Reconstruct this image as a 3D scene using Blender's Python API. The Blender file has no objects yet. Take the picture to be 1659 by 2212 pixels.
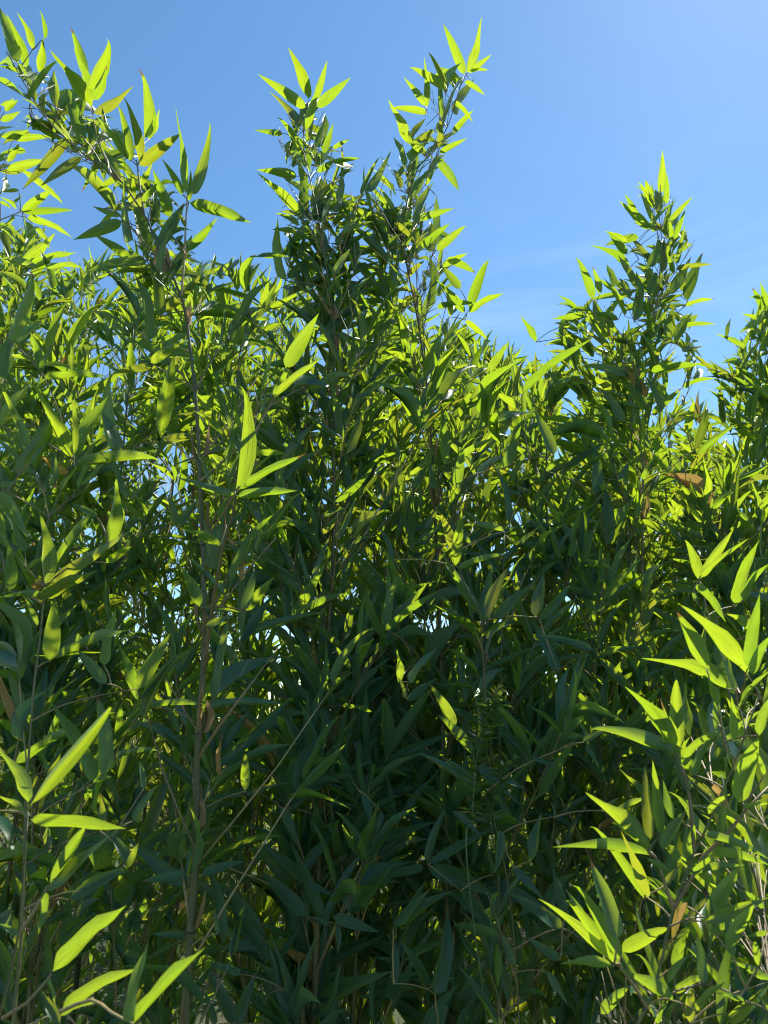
import bpy, math, random
import numpy as np
from mathutils import Vector, Matrix, Quaternion

random.seed(11)
rng = np.random.default_rng(11)
sc = bpy.context.scene
R = math.radians

# ---------------------------------------------------------------- camera
PITCH = R(17.0)
CAM = Vector((0.0, 0.0, 1.50))
FD, CX, CY = 1534.0, 829.5, 1106.0            # focal length and centre on a 1659 x 2212 sheet
camd = bpy.data.cameras.new("camera")
cam = bpy.data.objects.new("camera", camd)
sc.collection.objects.link(cam)
cam.location = CAM
cam.rotation_euler = (R(90) + PITCH, 0, 0)
camd.sensor_fit = 'HORIZONTAL'
camd.lens = 6.8
camd.sensor_width = 6.8 * 1659.0 / FD
camd.clip_start, camd.clip_end = 0.02, 3000
camd.dof.use_dof = True
camd.dof.focus_distance = 1.75
camd.dof.aperture_fstop = 2.8
sc.camera = cam

# ---------------------------------------------------------------- sky, sun, exposure
SUN_EL, SUN_AZ = R(55), R(41)                 # azimuth to the right of the view direction (+Y)
SUN = Vector((math.sin(SUN_AZ) * math.cos(SUN_EL), math.cos(SUN_AZ) * math.cos(SUN_EL), math.sin(SUN_EL)))
world = bpy.data.worlds.new("World")
sc.world = world
world.use_nodes = True
wn, wl = world.node_tree.nodes, world.node_tree.links
wn.clear()
wo = wn.new('ShaderNodeOutputWorld')
bg = wn.new('ShaderNodeBackground')
sky = wn.new('ShaderNodeTexSky')
sky.sky_type = 'NISHITA'
sky.sun_disc = False
sky.sun_elevation = SUN_EL
sky.sun_rotation = SUN_AZ
sky.altitude = 150
sky.air_density = 1.0
sky.dust_density = 0.10
sky.ozone_density = 1.6
bg.inputs['Strength'].default_value = 0.109
# thin cirrus veils, low over the horizon
tc = wn.new('ShaderNodeTexCoord')
mp = wn.new('ShaderNodeMapping')
mp.inputs['Rotation'].default_value = (0.2, 0.35, 0.5)
mp.inputs['Scale'].default_value = (2.6, 4.5, 8.0)
nz = wn.new('ShaderNodeTexNoise')
nz.inputs['Scale'].default_value = 1.5
nz.inputs['Detail'].default_value = 7
nz.inputs['Roughness'].default_value = 0.55
nz.inputs['Distortion'].default_value = 0.8
rp = wn.new('ShaderNodeValToRGB')
rp.color_ramp.elements[0].position = 0.50
rp.color_ramp.elements[1].position = 0.86
rp.color_ramp.elements[1].color = (0.26, 0.26, 0.26, 1)
mx = wn.new('ShaderNodeMixRGB')
mx.inputs['Color2'].default_value = (5.5, 6.3, 7.4, 1)
wl.new(tc.outputs['Generated'], mp.inputs['Vector'])
wl.new(mp.outputs['Vector'], nz.inputs['Vector'])
wl.new(nz.outputs['Fac'], rp.inputs['Fac'])
sx = wn.new('ShaderNodeSeparateXYZ')
band = wn.new('ShaderNodeMapRange')
band.interpolation_type = 'SMOOTHSTEP'
band.inputs['From Min'].default_value, band.inputs['From Max'].default_value = 0.70, 0.52
wl.new(tc.outputs['Generated'], sx.inputs[0])
wl.new(sx.outputs['Z'], band.inputs['Value'])
cm = wn.new('ShaderNodeMath'); cm.operation = 'MULTIPLY'
wl.new(rp.outputs['Color'], cm.inputs[0]); wl.new(band.outputs[0], cm.inputs[1])
wl.new(cm.outputs[0], mx.inputs['Fac'])
wl.new(sky.outputs['Color'], mx.inputs['Color1'])
sat = wn.new('ShaderNodeHueSaturation')          # the deep blue of a very clear summer noon
sat.inputs['Hue'].default_value = 0.4935
sat.inputs['Saturation'].default_value = 1.17
wl.new(mx.outputs['Color'], sat.inputs['Color'])
wl.new(sat.outputs['Color'], bg.inputs['Color'])
wl.new(bg.outputs['Background'], wo.inputs['Surface'])

sund = bpy.data.lights.new("sun", 'SUN')
sund.energy = 5.0
sund.angle = R(0.53)
sund.color = (1.0, 0.95, 0.86)
sun = bpy.data.objects.new("sun", sund)
sc.collection.objects.link(sun)
sun.rotation_euler = SUN.to_track_quat('Z', 'Y').to_euler()
sun.location = SUN * 30

vs = sc.view_settings
vs.view_transform = 'Standard'
vs.look = 'None'
vs.gamma = 1.0
vs.use_curve_mapping = False
vs.exposure = 0.88
sc.cycles.max_bounces = 6
sc.cycles.diffuse_bounces = 2
sc.cycles.glossy_bounces = 3
sc.cycles.transmission_bounces = 6
sc.cycles.transparent_max_bounces = 4
sc.cycles.sample_clamp_indirect = 6
sc.cycles.use_denoising = True
sc.cycles.filter_width = 1.15

# ---------------------------------------------------------------- materials
def mat(name):
    m = bpy.data.materials.new(name)
    m.use_nodes = True
    m.node_tree.nodes.clear()
    return m, m.node_tree.nodes, m.node_tree.links

def math_node(N, L, op, a, b=None, clamp=False):
    n = N.new('ShaderNodeMath'); n.operation = op; n.use_clamp = clamp
    for i, v in enumerate((a, b)):
        if v is None: continue
        if isinstance(v, (int, float)): n.inputs[i].default_value = v
        else: L.new(v, n.inputs[i])
    return n.outputs[0]

def mixc(N, L, f, a, b, mode='MIX'):
    n = N.new('ShaderNodeMixRGB'); n.blend_type = mode
    for s, v in (('Fac', f), ('Color1', a), ('Color2', b)):
        if isinstance(v, (int, float)): n.inputs[s].default_value = v
        elif isinstance(v, tuple): n.inputs[s].default_value = (*v, 1)
        else: L.new(v, n.inputs[s])
    return n.outputs[0]

def leaf_material(name, top, under, tr_a, tr_b, tip=(0.30, 0.17, 0.05), tip_amount=1.0, trans=0.5, rough=0.36):
    m, N, L = mat(name)
    out = N.new('ShaderNodeOutputMaterial')
    uv = N.new('ShaderNodeUVMap'); uv.uv_map = "UVMap"
    sep = N.new('ShaderNodeSeparateXYZ'); L.new(uv.outputs[0], sep.inputs[0])
    u, v = sep.outputs[0], sep.outputs[1]
    oi = N.new('ShaderNodeObjectInfo'); ge = N.new('ShaderNodeNewGeometry')
    rnd = math_node(N, L, 'FRACT', math_node(N, L, 'ADD', oi.outputs['Random'], ge.outputs['Random Per Island']))
    rnd2 = math_node(N, L, 'FRACT', math_node(N, L, 'MULTIPLY', rnd, 17.31))
    rnd3 = math_node(N, L, 'FRACT', math_node(N, L, 'MULTIPLY', rnd, 53.77))
    # parallel veins
    wv = math_node(N, L, 'SINE', math_node(N, L, 'MULTIPLY', u, 2 * math.pi * 13))
    cv = N.new('ShaderNodeCombineXYZ')
    L.new(math_node(N, L, 'MULTIPLY', u, 26.0), cv.inputs[0])
    L.new(math_node(N, L, 'MULTIPLY', v, 1.6), cv.inputs[1])
    L.new(math_node(N, L, 'MULTIPLY', rnd, 40.0), cv.inputs[2])
    n1 = N.new('ShaderNodeTexNoise'); n1.inputs['Scale'].default_value = 1.0; n1.inputs['Detail'].default_value = 3
    L.new(cv.outputs[0], n1.inputs['Vector'])
    streak = math_node(N, L, 'ADD', math_node(N, L, 'MULTIPLY', wv, 0.10), n1.outputs['Fac'])       # about 0.5
    mid = math_node(N, L, 'COMPARE', u, 0.5); mid.node.inputs[2].default_value = 0.022
    bl = N.new('ShaderNodeCombineXYZ')
    L.new(math_node(N, L, 'MULTIPLY', u, 3.0), bl.inputs[0]); L.new(math_node(N, L, 'MULTIPLY', v, 7.0), bl.inputs[1])
    L.new(math_node(N, L, 'MULTIPLY', rnd, 91.0), bl.inputs[2])
    n2 = N.new('ShaderNodeTexNoise'); n2.inputs['Scale'].default_value = 1.0; n2.inputs['Detail'].default_value = 4
    L.new(bl.outputs[0], n2.inputs['Vector'])
    # reflected colour
    topc = mixc(N, L, rnd2, top, tuple(c * 1.45 for c in top))
    undc = mixc(N, L, rnd2, under, tuple(c * 1.3 for c in under))
    refl = mixc(N, L, ge.outputs['Backfacing'], topc, undc)
    k = math_node(N, L, 'ADD', math_node(N, L, 'MULTIPLY', streak, 1.0), 0.50)
    refl = mixc(N, L, 1.0, refl, mixc(N, L, k, (0, 0, 0), (1, 1, 1)), 'MULTIPLY')
    refl = mixc(N, L, math_node(N, L, 'MULTIPLY', mid, 0.5), refl, (0.16, 0.20, 0.07))
    # light coming through
    tr = mixc(N, L, rnd, tr_a, tr_b)
    tr = mixc(N, L, math_node(N, L, 'MULTIPLY', math_node(N, L, 'GREATER_THAN', rnd3, 0.86), math_node(N, L, 'MULTIPLY', n2.outputs['Fac'], 1.0)), tr, (0.42, 0.36, 0.02))
    kt = math_node(N, L, 'MULTIPLY', math_node(N, L, 'ADD', math_node(N, L, 'MULTIPLY', streak, 1.5), 0.25), math_node(N, L, 'ADD', math_node(N, L, 'MULTIPLY', n2.outputs['Fac'], 0.7), 0.65))
    tr = mixc(N, L, 1.0, tr, mixc(N, L, kt, (0, 0, 0), (1, 1, 1)), 'MULTIPLY')
    tr = mixc(N, L, math_node(N, L, 'MULTIPLY', mid, 0.45), tr, (0.30, 0.36, 0.06))
    # dried tips on some leaves
    tipf = math_node(N, L, 'SUBTRACT', math_node(N, L, 'ADD', v, math_node(N, L, 'MULTIPLY', n2.outputs['Fac'], 0.10)), math_node(N, L, 'SUBTRACT', 1.045, math_node(N, L, 'MULTIPLY', math_node(N, L, 'GREATER_THAN', rnd2, 0.93), 0.14)))
    tipf = math_node(N, L, 'MULTIPLY', math_node(N, L, 'MULTIPLY', tipf, 26.0, True), tip_amount)
    refl = mixc(N, L, tipf, refl, tip)
    tr = mixc(N, L, tipf, tr, (0.24, 0.13, 0.03))
    pb = N.new('ShaderNodeBsdfPrincipled')
    L.new(refl, pb.inputs['Base Color'])
    pb.inputs['Roughness'].default_value = rough
    pb.inputs['Specular IOR Level'].default_value = 0.45
    bump = N.new('ShaderNodeBump'); bump.inputs['Strength'].default_value = 0.25; bump.inputs['Distance'].default_value = 0.0006
    L.new(streak, bump.inputs['Height']); L.new(bump.outputs[0], pb.inputs['Normal'])
    tb = N.new('ShaderNodeBsdfTranslucent'); L.new(tr, tb.inputs['Color'])
    ms = N.new('ShaderNodeMixShader'); ms.inputs[0].default_value = trans
    L.new(pb.outputs[0], ms.inputs[1]); L.new(tb.outputs[0], ms.inputs[2])
    L.new(ms.outputs[0], out.inputs['Surface'])
    return m

M_LEAF = leaf_material("bamboo_leaf", (0.034, 0.105, 0.067), (0.066, 0.148, 0.102), (0.335, 0.525, 0.013), (0.51, 0.655, 0.018))
M_DRY = leaf_material("dry_leaf", (0.36, 0.22, 0.08), (0.42, 0.28, 0.12), (0.46, 0.27, 0.05), (0.55, 0.36, 0.10), tip_amount=0.4, trans=0.4, rough=0.6)
M_SHRUB = leaf_material("shrub_leaf", (0.07, 0.12, 0.02), (0.09, 0.15, 0.05), (0.36, 0.42, 0.03), (0.50, 0.50, 0.05), tip_amount=0, trans=0.5)
M_RED = leaf_material("red_shrub_leaf", (0.20, 0.05, 0.04), (0.22, 0.08, 0.06), (0.50, 0.12, 0.07), (0.55, 0.22, 0.16), tip_amount=0, trans=0.4)
M_WEED = leaf_material("weed_leaf", (0.045, 0.085, 0.035), (0.07, 0.12, 0.055), (0.26, 0.38, 0.03), (0.34, 0.44, 0.04), tip_amount=0, trans=0.45, rough=0.55)

def stem_material(name, a, b, c, scale, rough=0.5):
    m, N, L = mat(name)
    out = N.new('ShaderNodeOutputMaterial')
    tcn = N.new('ShaderNodeTexCoord')
    mpn = N.new('ShaderNodeMapping'); mpn.inputs['Scale'].default_value = (1, 1, 0.22)
    L.new(tcn.outputs['Object'], mpn.inputs['Vector'])
    n1 = N.new('ShaderNodeTexNoise'); n1.inputs['Scale'].default_value = scale; n1.inputs['Detail'].default_value = 5
    L.new(mpn.outputs[0], n1.inputs['Vector'])
    n2 = N.new('ShaderNodeTexNoise'); n2.inputs['Scale'].default_value = scale * 7; n2.inputs['Detail'].default_value = 4
    L.new(tcn.outputs['Object'], n2.inputs['Vector'])
    r1 = N.new('ShaderNodeValToRGB')
    r1.color_ramp.elements[0].position, r1.color_ramp.elements[1].position = 0.35, 0.66
    r1.color_ramp.elements[0].color, r1.color_ramp.elements[1].color = (*a, 1), (*b, 1)
    L.new(n1.outputs['Fac'], r1.inputs['Fac'])
    sp = N.new('ShaderNodeValToRGB')
    sp.color_ramp.elements[0].position, sp.color_ramp.elements[1].position = 0.56, 0.70
    L.new(n2.outputs['Fac'], sp.inputs['Fac'])
    oi = N.new('ShaderNodeObjectInfo')
    col = mixc(N, L, math_node(N, L, 'MULTIPLY', sp.outputs[0], 0.6), r1.outputs[0], c)
    hs = N.new('ShaderNodeHueSaturation')
    L.new(col, hs.inputs['Color'])
    L.new(math_node(N, L, 'ADD', math_node(N, L, 'MULTIPLY', oi.outputs['Random'], 0.7), 0.65), hs.inputs['Value'])
    pb = N.new('ShaderNodeBsdfPrincipled')
    L.new(hs.outputs[0], pb.inputs['Base Color'])
    pb.inputs['Roughness'].default_value = rough
    bp = N.new('ShaderNodeBump'); bp.inputs['Strength'].default_value = 0.3; bp.inputs['Distance'].default_value = 0.001
    L.new(n2.outputs['Fac'], bp.inputs['Height']); L.new(bp.outputs[0], pb.inputs['Normal'])
    L.new(pb.outputs[0], out.inputs['Surface'])
    return m

M_CULM = stem_material("bamboo_culm", (0.085, 0.105, 0.030), (0.185, 0.165, 0.060), (0.07, 0.045, 0.02), 14)
M_NODE = stem_material("culm_node", (0.05, 0.04, 0.025), (0.09, 0.07, 0.04), (0.20, 0.18, 0.13), 60, 0.7)
M_TWIG = stem_material("bamboo_branch", (0.19, 0.155, 0.060), (0.34, 0.235, 0.105), (0.10, 0.05, 0.035), 22)
M_SHEATH = leaf_material("dry_sheath", (0.30, 0.19, 0.09), (0.34, 0.23, 0.12), (0.42, 0.27, 0.11), (0.48, 0.32, 0.14), tip_amount=0, trans=0.35, rough=0.65)
M_WSTEM = stem_material("weed_stem", (0.08, 0.12, 0.05), (0.13, 0.16, 0.07), (0.16, 0.12, 0.07), 40, 0.6)
M_BARK = stem_material("shrub_bark", (0.12, 0.08, 0.05), (0.20, 0.15, 0.10), (0.07, 0.05, 0.03), 20, 0.8)

def ground_material():
    m, N, L = mat("lawn")
    out = N.new('ShaderNodeOutputMaterial')
    tcn = N.new('ShaderNodeTexCoord')
    a = N.new('ShaderNodeTexNoise'); a.inputs['Scale'].default_value = 0.9; a.inputs['Detail'].default_value = 8
    b = N.new('ShaderNodeTexNoise'); b.inputs['Scale'].default_value = 60; b.inputs['Detail'].default_value = 5
    L.new(tcn.outputs['Object'], a.inputs['Vector']); L.new(tcn.outputs['Object'], b.inputs['Vector'])
    c = mixc(N, L, b.outputs['Fac'], (0.025, 0.048, 0.011), (0.065, 0.095, 0.024))
    rr = N.new('ShaderNodeValToRGB'); rr.color_ramp.elements[0].position, rr.color_ramp.elements[1].position = 0.45, 0.65
    L.new(a.outputs['Fac'], rr.inputs['Fac'])
    c = mixc(N, L, rr.outputs[0], c, (0.07, 0.06, 0.028))
    pb = N.new('ShaderNodeBsdfPrincipled'); L.new(c, pb.inputs['Base Color']); pb.inputs['Roughness'].default_value = 0.9
    bp = N.new('ShaderNodeBump'); bp.inputs['Distance'].default_value = 0.04; L.new(b.outputs['Fac'], bp.inputs['Height']); L.new(bp.outputs[0], pb.inputs['Normal'])
    L.new(pb.outputs[0], out.inputs['Surface'])
    return m
M_GROUND = ground_material()

# ---------------------------------------------------------------- view geometry helpers
FWD = Vector((0, math.cos(PITCH), math.sin(PITCH)))
UPV = Vector((0, -math.sin(PITCH), math.cos(PITCH)))
def at(x, y, Y):
    """the point of the vertical plane that stands Y metres in front of the viewer, seen at sheet position x, y"""
    d = Vector((1, 0, 0)) * ((x - CX) / FD) + UPV * ((CY - y) / FD) + FWD
    return CAM + d * (Y / d.y)
def depth_of(p):
    return (p - CAM).dot(FWD)
def sheet(p):
    q = p - CAM; d = q.dot(FWD)
    return CX + FD * q.x / d, CY - FD * q.dot(UPV) / d, d
def sheet_np(P):
    Q = P - np.array(CAM); d = Q @ np.array(FWD); d = np.where(d < 0.05, 0.05, d)
    return CX + FD * Q[..., 0] / d, CY - FD * (Q @ np.array(UPV)) / d, d

def link(o):
    sc.collection.objects.link(o); return o
def empty(name, loc, label, cat, group=None):
    o = bpy.data.objects.new(name, None); o.empty_display_size = 0.1
    o.location = loc; o['label'] = label; o['category'] = cat
    if group: o['group'] = group
    return link(o)
def mesh_obj(name, verts, faces, material, parent=None, smooth=True, uvs=None):
    me = bpy.data.meshes.new(name)
    me.from_pydata([tuple(v) for v in verts], [], faces)
    me.materials.append(material)
    if smooth: me.polygons.foreach_set('use_smooth', [True] * len(me.polygons))
    o = link(bpy.data.objects.new(name, me))
    if parent: o.parent = parent
    return o

def spline(pts, n):
    """Catmull-Rom through pts, n points per span"""
    P = [pts[0] * 2 - pts[1]] + list(pts) + [pts[-1] * 2 - pts[-2]]
    out = []
    for i in range(1, len(P) - 2):
        a, b, c, d = P[i - 1], P[i], P[i + 1], P[i + 2]
        for k in range(n):
            t = k / n
            out.append(0.5 * ((2 * b) + (c - a) * t + (2 * a - 5 * b + 4 * c - d) * t * t + (3 * b - a - 3 * c + d) * t ** 3))
    out.append(P[-2].copy())
    return out

def tube(V, F, pts, radii, sides, origin):
    """append a tube along pts to the vertex and face lists"""
    base = len(V)
    n = len(pts)
    up = None
    for i, p in enumerate(pts):
        d = (pts[min(i + 1, n - 1)] - pts[max(i - 1, 0)])
        if d.length < 1e-7: d = Vector((0, 0, 1))
        d.normalize()
        if up is None:
            up = d.orthogonal().normalized()
        up = (up - d * up.dot(d))
        up = up.normalized() if up.length > 1e-5 else d.orthogonal().normalized()
        sd = d.cross(up)
        for k in range(sides):
            a = 2 * math.pi * k / sides
            V.append(p - origin + (up * math.cos(a) + sd * math.sin(a)) * radii[i])
    for i in range(n - 1):
        for k in range(sides):
            k2 = (k + 1) % sides
            F.append((base + i * sides + k, base + i * sides + k2, base + (i + 1) * sides + k2, base + (i + 1) * sides + k))
    F.append(tuple(base + (n - 1) * sides + k for k in range(sides)))

# ---------------------------------------------------------------- leaf shapes
PV = [0.0, 0.02, 0.045, 0.09, 0.18, 0.31, 0.46, 0.62, 0.77, 0.88, 0.95, 1.0]
PW = [0.05, 0.08, 0.48, 0.78, 0.96, 1.0, 0.91, 0.72, 0.46, 0.23, 0.09, 0.0]
def leaf_shape(rows, bend, fold, sway, twist, wave, tipdroop):
    """a bamboo blade 1 long and 1 wide, stalk at the origin, pointing along +Y, upper face +Z"""
    vs_, fs, uv = [], [], []
    y, z, x, ang = 0.0, 0.0, 0.0, 0.0
    prev = 0.0
    cen = []
    steps = 60
    path = [(0.0, 0.0, 0.0)]
    for s in range(steps):
        t = (s + 0.5) / steps
        ang = -bend * t - tipdroop * max(0, t - 0.7) ** 2 * 6
        y += math.cos(ang) / steps; z += math.sin(ang) / steps; x += sway * (t - 0.3) / steps
        path.append((x, y, z))
    for i, t in enumerate(rows):
        f = t * steps; a = min(int(f), steps - 1); q = f - a
        c = [path[a][k] * (1 - q) + path[a + 1][k] * q for k in range(3)]
        w = float(np.interp(t, PV, PW)) * 0.5
        tw = twist * t
        for j, s in enumerate((-1, 0, 1)):
            h = (abs(s) * fold * w + wave * w * math.sin(9 * t + 2.2 * s) * abs(s)) * 0.2
            lx, lz = s * w * math.cos(tw), s * w * math.sin(tw) * 0.2 + h
            vs_.append((c[0] + lx, c[1], c[2] + lz))
            uv.append((0.5 + 0.5 * s * 0.98, t))
    for i in range(len(rows) - 1):
        for j in range(2):
            a = i * 3 + j
            fs.append((a, a + 1, a + 4, a + 3))
    return np.array(vs_), fs, np.array(uv)

ROWS_HI = [0, 0.02, 0.045, 0.09, 0.18, 0.31, 0.46, 0.62, 0.77, 0.88, 0.95, 1.0]
ROWS_LO = [0, 0.03, 0.10, 0.30, 0.55, 0.80, 1.0]
NVAR = 18
VARS = []
for i in range(NVAR):
    r_ = random.Random(100 + i)
    args = dict(bend=r_.choice([0.03, 0.08, 0.15, 0.25, 0.4, 0.65]) * r_.uniform(0.7, 1.2), fold=r_.uniform(0.1, 1.3), sway=r_.uniform(-0.16, 0.16),
                twist=r_.uniform(-0.6, 0.6), wave=r_.uniform(0, 0.6), tipdroop=r_.choice([0, 0, 0.5, 1.2, 2.2]))
    if i >= 15: args.update(twist=r_.choice((-1, 1)) * r_.uniform(1.2, 2.4), bend=r_.uniform(0.6, 1.5), fold=r_.uniform(1.0, 2.2))
    VARS.append((leaf_shape(ROWS_HI, **args), leaf_shape(ROWS_LO, **args)))

def shape_mesh(name, shape, material):
    v, f, uv = shape
    me = bpy.data.meshes.new(name)
    me.from_pydata([tuple(p) for p in v], [], f)
    lay = me.uv_layers.new(name="UVMap")
    li = np.empty(len(me.loops), dtype=np.int32); me.loops.foreach_get('vertex_index', li)
    lay.data.foreach_set('uv', uv[li].astype(np.float32).ravel())
    me.polygons.foreach_set('use_smooth', [True] * len(me.polygons))
    me.materials.append(material)
    return me
LEAF_ME = [shape_mesh("leaf", VARS[i][0], M_LEAF) for i in range(NVAR)]
DRY_ME = [shape_mesh("dry_leaf", VARS[i][0], M_DRY) for i in range(NVAR)]
SHEATH_ME = [shape_mesh("sheath", VARS[i][0], M_SHEATH) for i in range(NVAR)]

def frame(base, axis, normal, length, width):
    """matrix that lays a unit blade at base: +Y along axis, +Z along normal"""
    y = axis.normalized()
    z = (normal - y * normal.dot(y))
    z = z.normalized() if z.length > 1e-5 else y.orthogonal().normalized()
    x = y.cross(z)
    return Matrix(((x.x * width, y.x * length, z.x * length, base.x),
                   (x.y * width, y.y * length, z.y * length, base.y),
                   (x.z * width, y.z * length, z.z * length, base.z),
                   (0, 0, 0, 1)))

# ---------------------------------------------------------------- where the leaves of the thicket reach up to
FRONT_TOP = [(-400, 80), (0, 110), (100, 120), (180, 175), (230, 235), (290, 265), (335, 350), (400, 440), (440, 555), (520, 570), (596, 545), (606, 420), (600, 300), (640, 210), (690, 200), (722, 290), (760, 350), (830, 345), (880, 260), (930, 165), (1000, 125), (1025, 190), (985, 300), (940, 380), (955, 480), (985, 560), (1000, 650), (1085, 740), (1150, 775), (1180, 680), (1235, 590), (1290, 500), (1385, 400), (1445, 380), (1490, 480), (1518, 580), (1530, 690), (1530, 800), (1560, 780), (1610, 690), (1659, 630), (2100, 560)]
BACK_TOP = [(-400, 420), (0, 470), (150, 520), (300, 545), (450, 560), (560, 545), (650, 600), (900, 665), (1050, 715), (1150, 770), (1250, 770), (1400, 810), (1500, 850), (1560, 790), (1610, 690), (1659, 640), (2100, 560)]
FX, FY = zip(*FRONT_TOP); BX, BY = zip(*BACK_TOP)
# loose places in the thicket where the sky shows between the leaves: x, y, rx, ry, share of leaves left out
LOOSE = [(185, 425, 75, 62, 0.97), (40, 215, 55, 45, 0.8), (250, 830, 70, 120, 0.62), (330, 1010, 95, 60, 0.72), (375, 1110, 60, 80, 0.72), (340, 1330, 75, 75, 0.72),
         (470, 520, 45, 45, 1.0), (1450, 870, 60, 110, 0.6), (1390, 960, 60, 90, 0.45), (930, 1345, 55, 40, 0.75), (560, 700, 60, 80, 0.4), (900, 600, 60, 60, 0.35), (780, 520, 30, 60, 0.2)]

# ---------------------------------------------------------------- bamboo plants
PLANTS = []
class Bamboo:
    def __init__(self, label, pts, r0, r1=0.0011, group='bamboo stems of the thicket', front=False, base=None):
        self.label, self.front, self.group = label, front, group
        top = pts[-1]
        low = pts[0]
        if low.z > 0.02:
            g = base if base is not None else Vector((low.x + (low.x - pts[1].x) * 0.3, low.y + 0.02, 0))
            mids = [g.lerp(low, k / 3) for k in range(3)]
            pts = mids + list(pts)
        self.base = pts[0].copy()
        self.pts = spline(pts, 7)
        L = [0.0]
        for a, b in zip(self.pts, self.pts[1:]): L.append(L[-1] + (b - a).length)
        self.arc = L; self.len = L[-1]
        self.r0, self.r1 = r0, r1
        self.leaves = []          # (matrix, variant, hero, dry)
        self.branches = []        # lists of (points, radii, sides)
        self.sheaths = []
        self.skel = []            # points a twig may spring from
        self.nodes = []
        for p in self.pts:
            if p.z > 0.4: self.skel.append(p)
        PLANTS.append(self)
    def point(self, s):
        s = min(max(s, 0), self.len)
        i = int(np.searchsorted(self.arc, s)) - 1
        i = min(max(i, 0), len(self.pts) - 2)
        q = (s - self.arc[i]) / max(self.arc[i + 1] - self.arc[i], 1e-6)
        return self.pts[i].lerp(self.pts[i + 1], q), (self.pts[i + 1] - self.pts[i]).normalized()
    def radius(self, s):
        t = s / self.len
        return self.r0 * ((1 - t) ** 1.5 if self.front else (1 - t) ** 0.9) + self.r1
    def make_nodes(self, step):
        s = 0.12
        while s < self.len - 0.05:
            self.nodes.append(s)
            t = s / self.len
            s += step * (1.0 if t < 0.55 else 1.0 - 0.95 * (t - 0.55)) * random.uniform(0.92, 1.08)
    def fan(self, tip, d, n, size, spread=1.0):
        """n leaves spread in two ranks at the end of a twig"""
        sd = d.cross(Vector((random.gauss(0, 0.5), random.gauss(0, 0.5), 1)))
        sd = sd.normalized() if sd.length > 1e-4 else d.orthogonal().normalized()
        up = sd.cross(d)
        for k in range(n):
            s = 1 if k % 2 else -1
            ang = (R(random.uniform(4, 20)) if k == 0 else R(random.uniform(18, 62)) * spread) * s
            ax = d * math.cos(ang) + sd * math.sin(ang) + Vector((random.gauss(0, 0.14), random.gauss(0, 0.14), random.gauss(0.16, 0.16)))
            ax.normalize()
            nr = Quaternion(ax, random.gauss(0, 0.75)) @ up
            if nr.z < 0: nr = -nr
            ln = size * random.choice((0.62, 0.8, 0.95, 1.05, 1.15)) * random.uniform(0.88, 1.12)
            wd = ln * random.uniform(0.100, 0.150)
            b = tip - d * (0.012 * k * random.uniform(0.5, 1.3))
            self.leaves.append((frame(b, ax, nr, ln, wd), random.randrange(NVAR), False, random.random() < 0.006))
    def grow(self, s0, lmax, size=0.125, per_node=2, bias=Vector((0, 0, 0)), step=0.17, keep=1.0, twig_gap=0.062, nleaf=(2, 4)):
        self.make_nodes(step)
        az0 = random.uniform(0, 6.28)
        for i, s in enumerate(self.nodes):
            if s < s0: continue
            p, d = self.point(s)
            t = (s - s0) / max(self.len - s0, 0.01)
            lb = lmax * (0.35 + 1.3 * t if t < 0.5 else 1.0 - 1.5 * (t - 0.5)) * random.uniform(0.75, 1.15)
            lb = max(lb, 0.06)
            az = az0 + (math.pi if i % 2 else 0) + random.gauss(0, 0.5)
            for b in range(per_node):
                if random.random() > keep: continue
                a = az + (b - 0.5) * 0.9 * random.choice((1, -1)) + (math.pi if random.random() < 0.15 else 0)
                el = R(random.uniform(36, 66))
                hd = Vector((math.cos(a), math.sin(a), 0)) + bias
                if hd.length < 0.05: hd = Vector((1, 0, 0))
                hd.normalize()
                bd = (hd * math.cos(el) + Vector((0, 0, 1)) * math.sin(el) + d * 0.25).normalized()
                L = lb * (1.0 if b == 0 else 0.7) * random.uniform(0.8, 1.15)
                self.branch(p, bd, L, size, twig_gap, nleaf, self.radius(s))
        p, d = self.point(self.len)
        self.fan(p, d, 4, size * 1.1, 0.6)
    def branch(self, p, bd, L, size, gap=0.062, nleaf=(2, 4), rmax=0.01):
        n = max(3, int(L / 0.07))
        pts = [p.copy()]
        d = bd.copy()
        sag = random.uniform(-0.02, 0.06)
        for k in range(n):
            d = (d + Vector((random.gauss(0, 0.05), random.gauss(0, 0.05), random.gauss(0.0, 0.05) - sag * k / n))).normalized()
            pts.append(pts[-1] + d * (L / n))
        r = min(0.0012 + 0.0042 * L, rmax * 0.5 + 0.0004)
        parts = [(pts, [r + (0.0007 - r) * k / n for k in range(n + 1)], 5)]
        s = max(0.04, L * 0.22)
        side = random.choice((-1, 1))
        plane = d.cross(Vector((0, 0, 1)))
        plane = plane.normalized() if plane.length > 1e-3 else Vector((1, 0, 0))
        while s < L - 0.02:
            f = s / L * n; a = min(int(f), n - 1)
            q = pts[a].lerp(pts[a + 1], f - a)
            bdir = (pts[a + 1] - pts[a]).normalized()
            side = -side
            sd = (Quaternion(bdir, random.gauss(0, 0.7)) @ plane) * side
            td = (bdir * 0.75 + sd * random.uniform(0.35, 0.85) + Vector((0, 0, 0.50))).normalized()
            tl = random.uniform(0.025, 0.09) * (1.0 if L > 0.25 else 0.7)
            if L > 0.4 and random.random() < 0.35: tl *= 2.0
            e = q + td * tl
            m = q.lerp(e, 0.5) + Vector((0, 0, -0.04 * tl))
            parts.append(([q, m, e], [0.0011, 0.0009, 0.0007], 3))
            if tl > 0.11: self.fan(m, (sd + bdir).normalized(), 2, size * 0.9)
            self.fan(e, (e - m).normalized(), random.randint(*nleaf), size)
            s += gap * random.uniform(0.75, 1.3)
        self.fan(pts[-1], d, random.randint(3, 5), size * 1.05)
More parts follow.
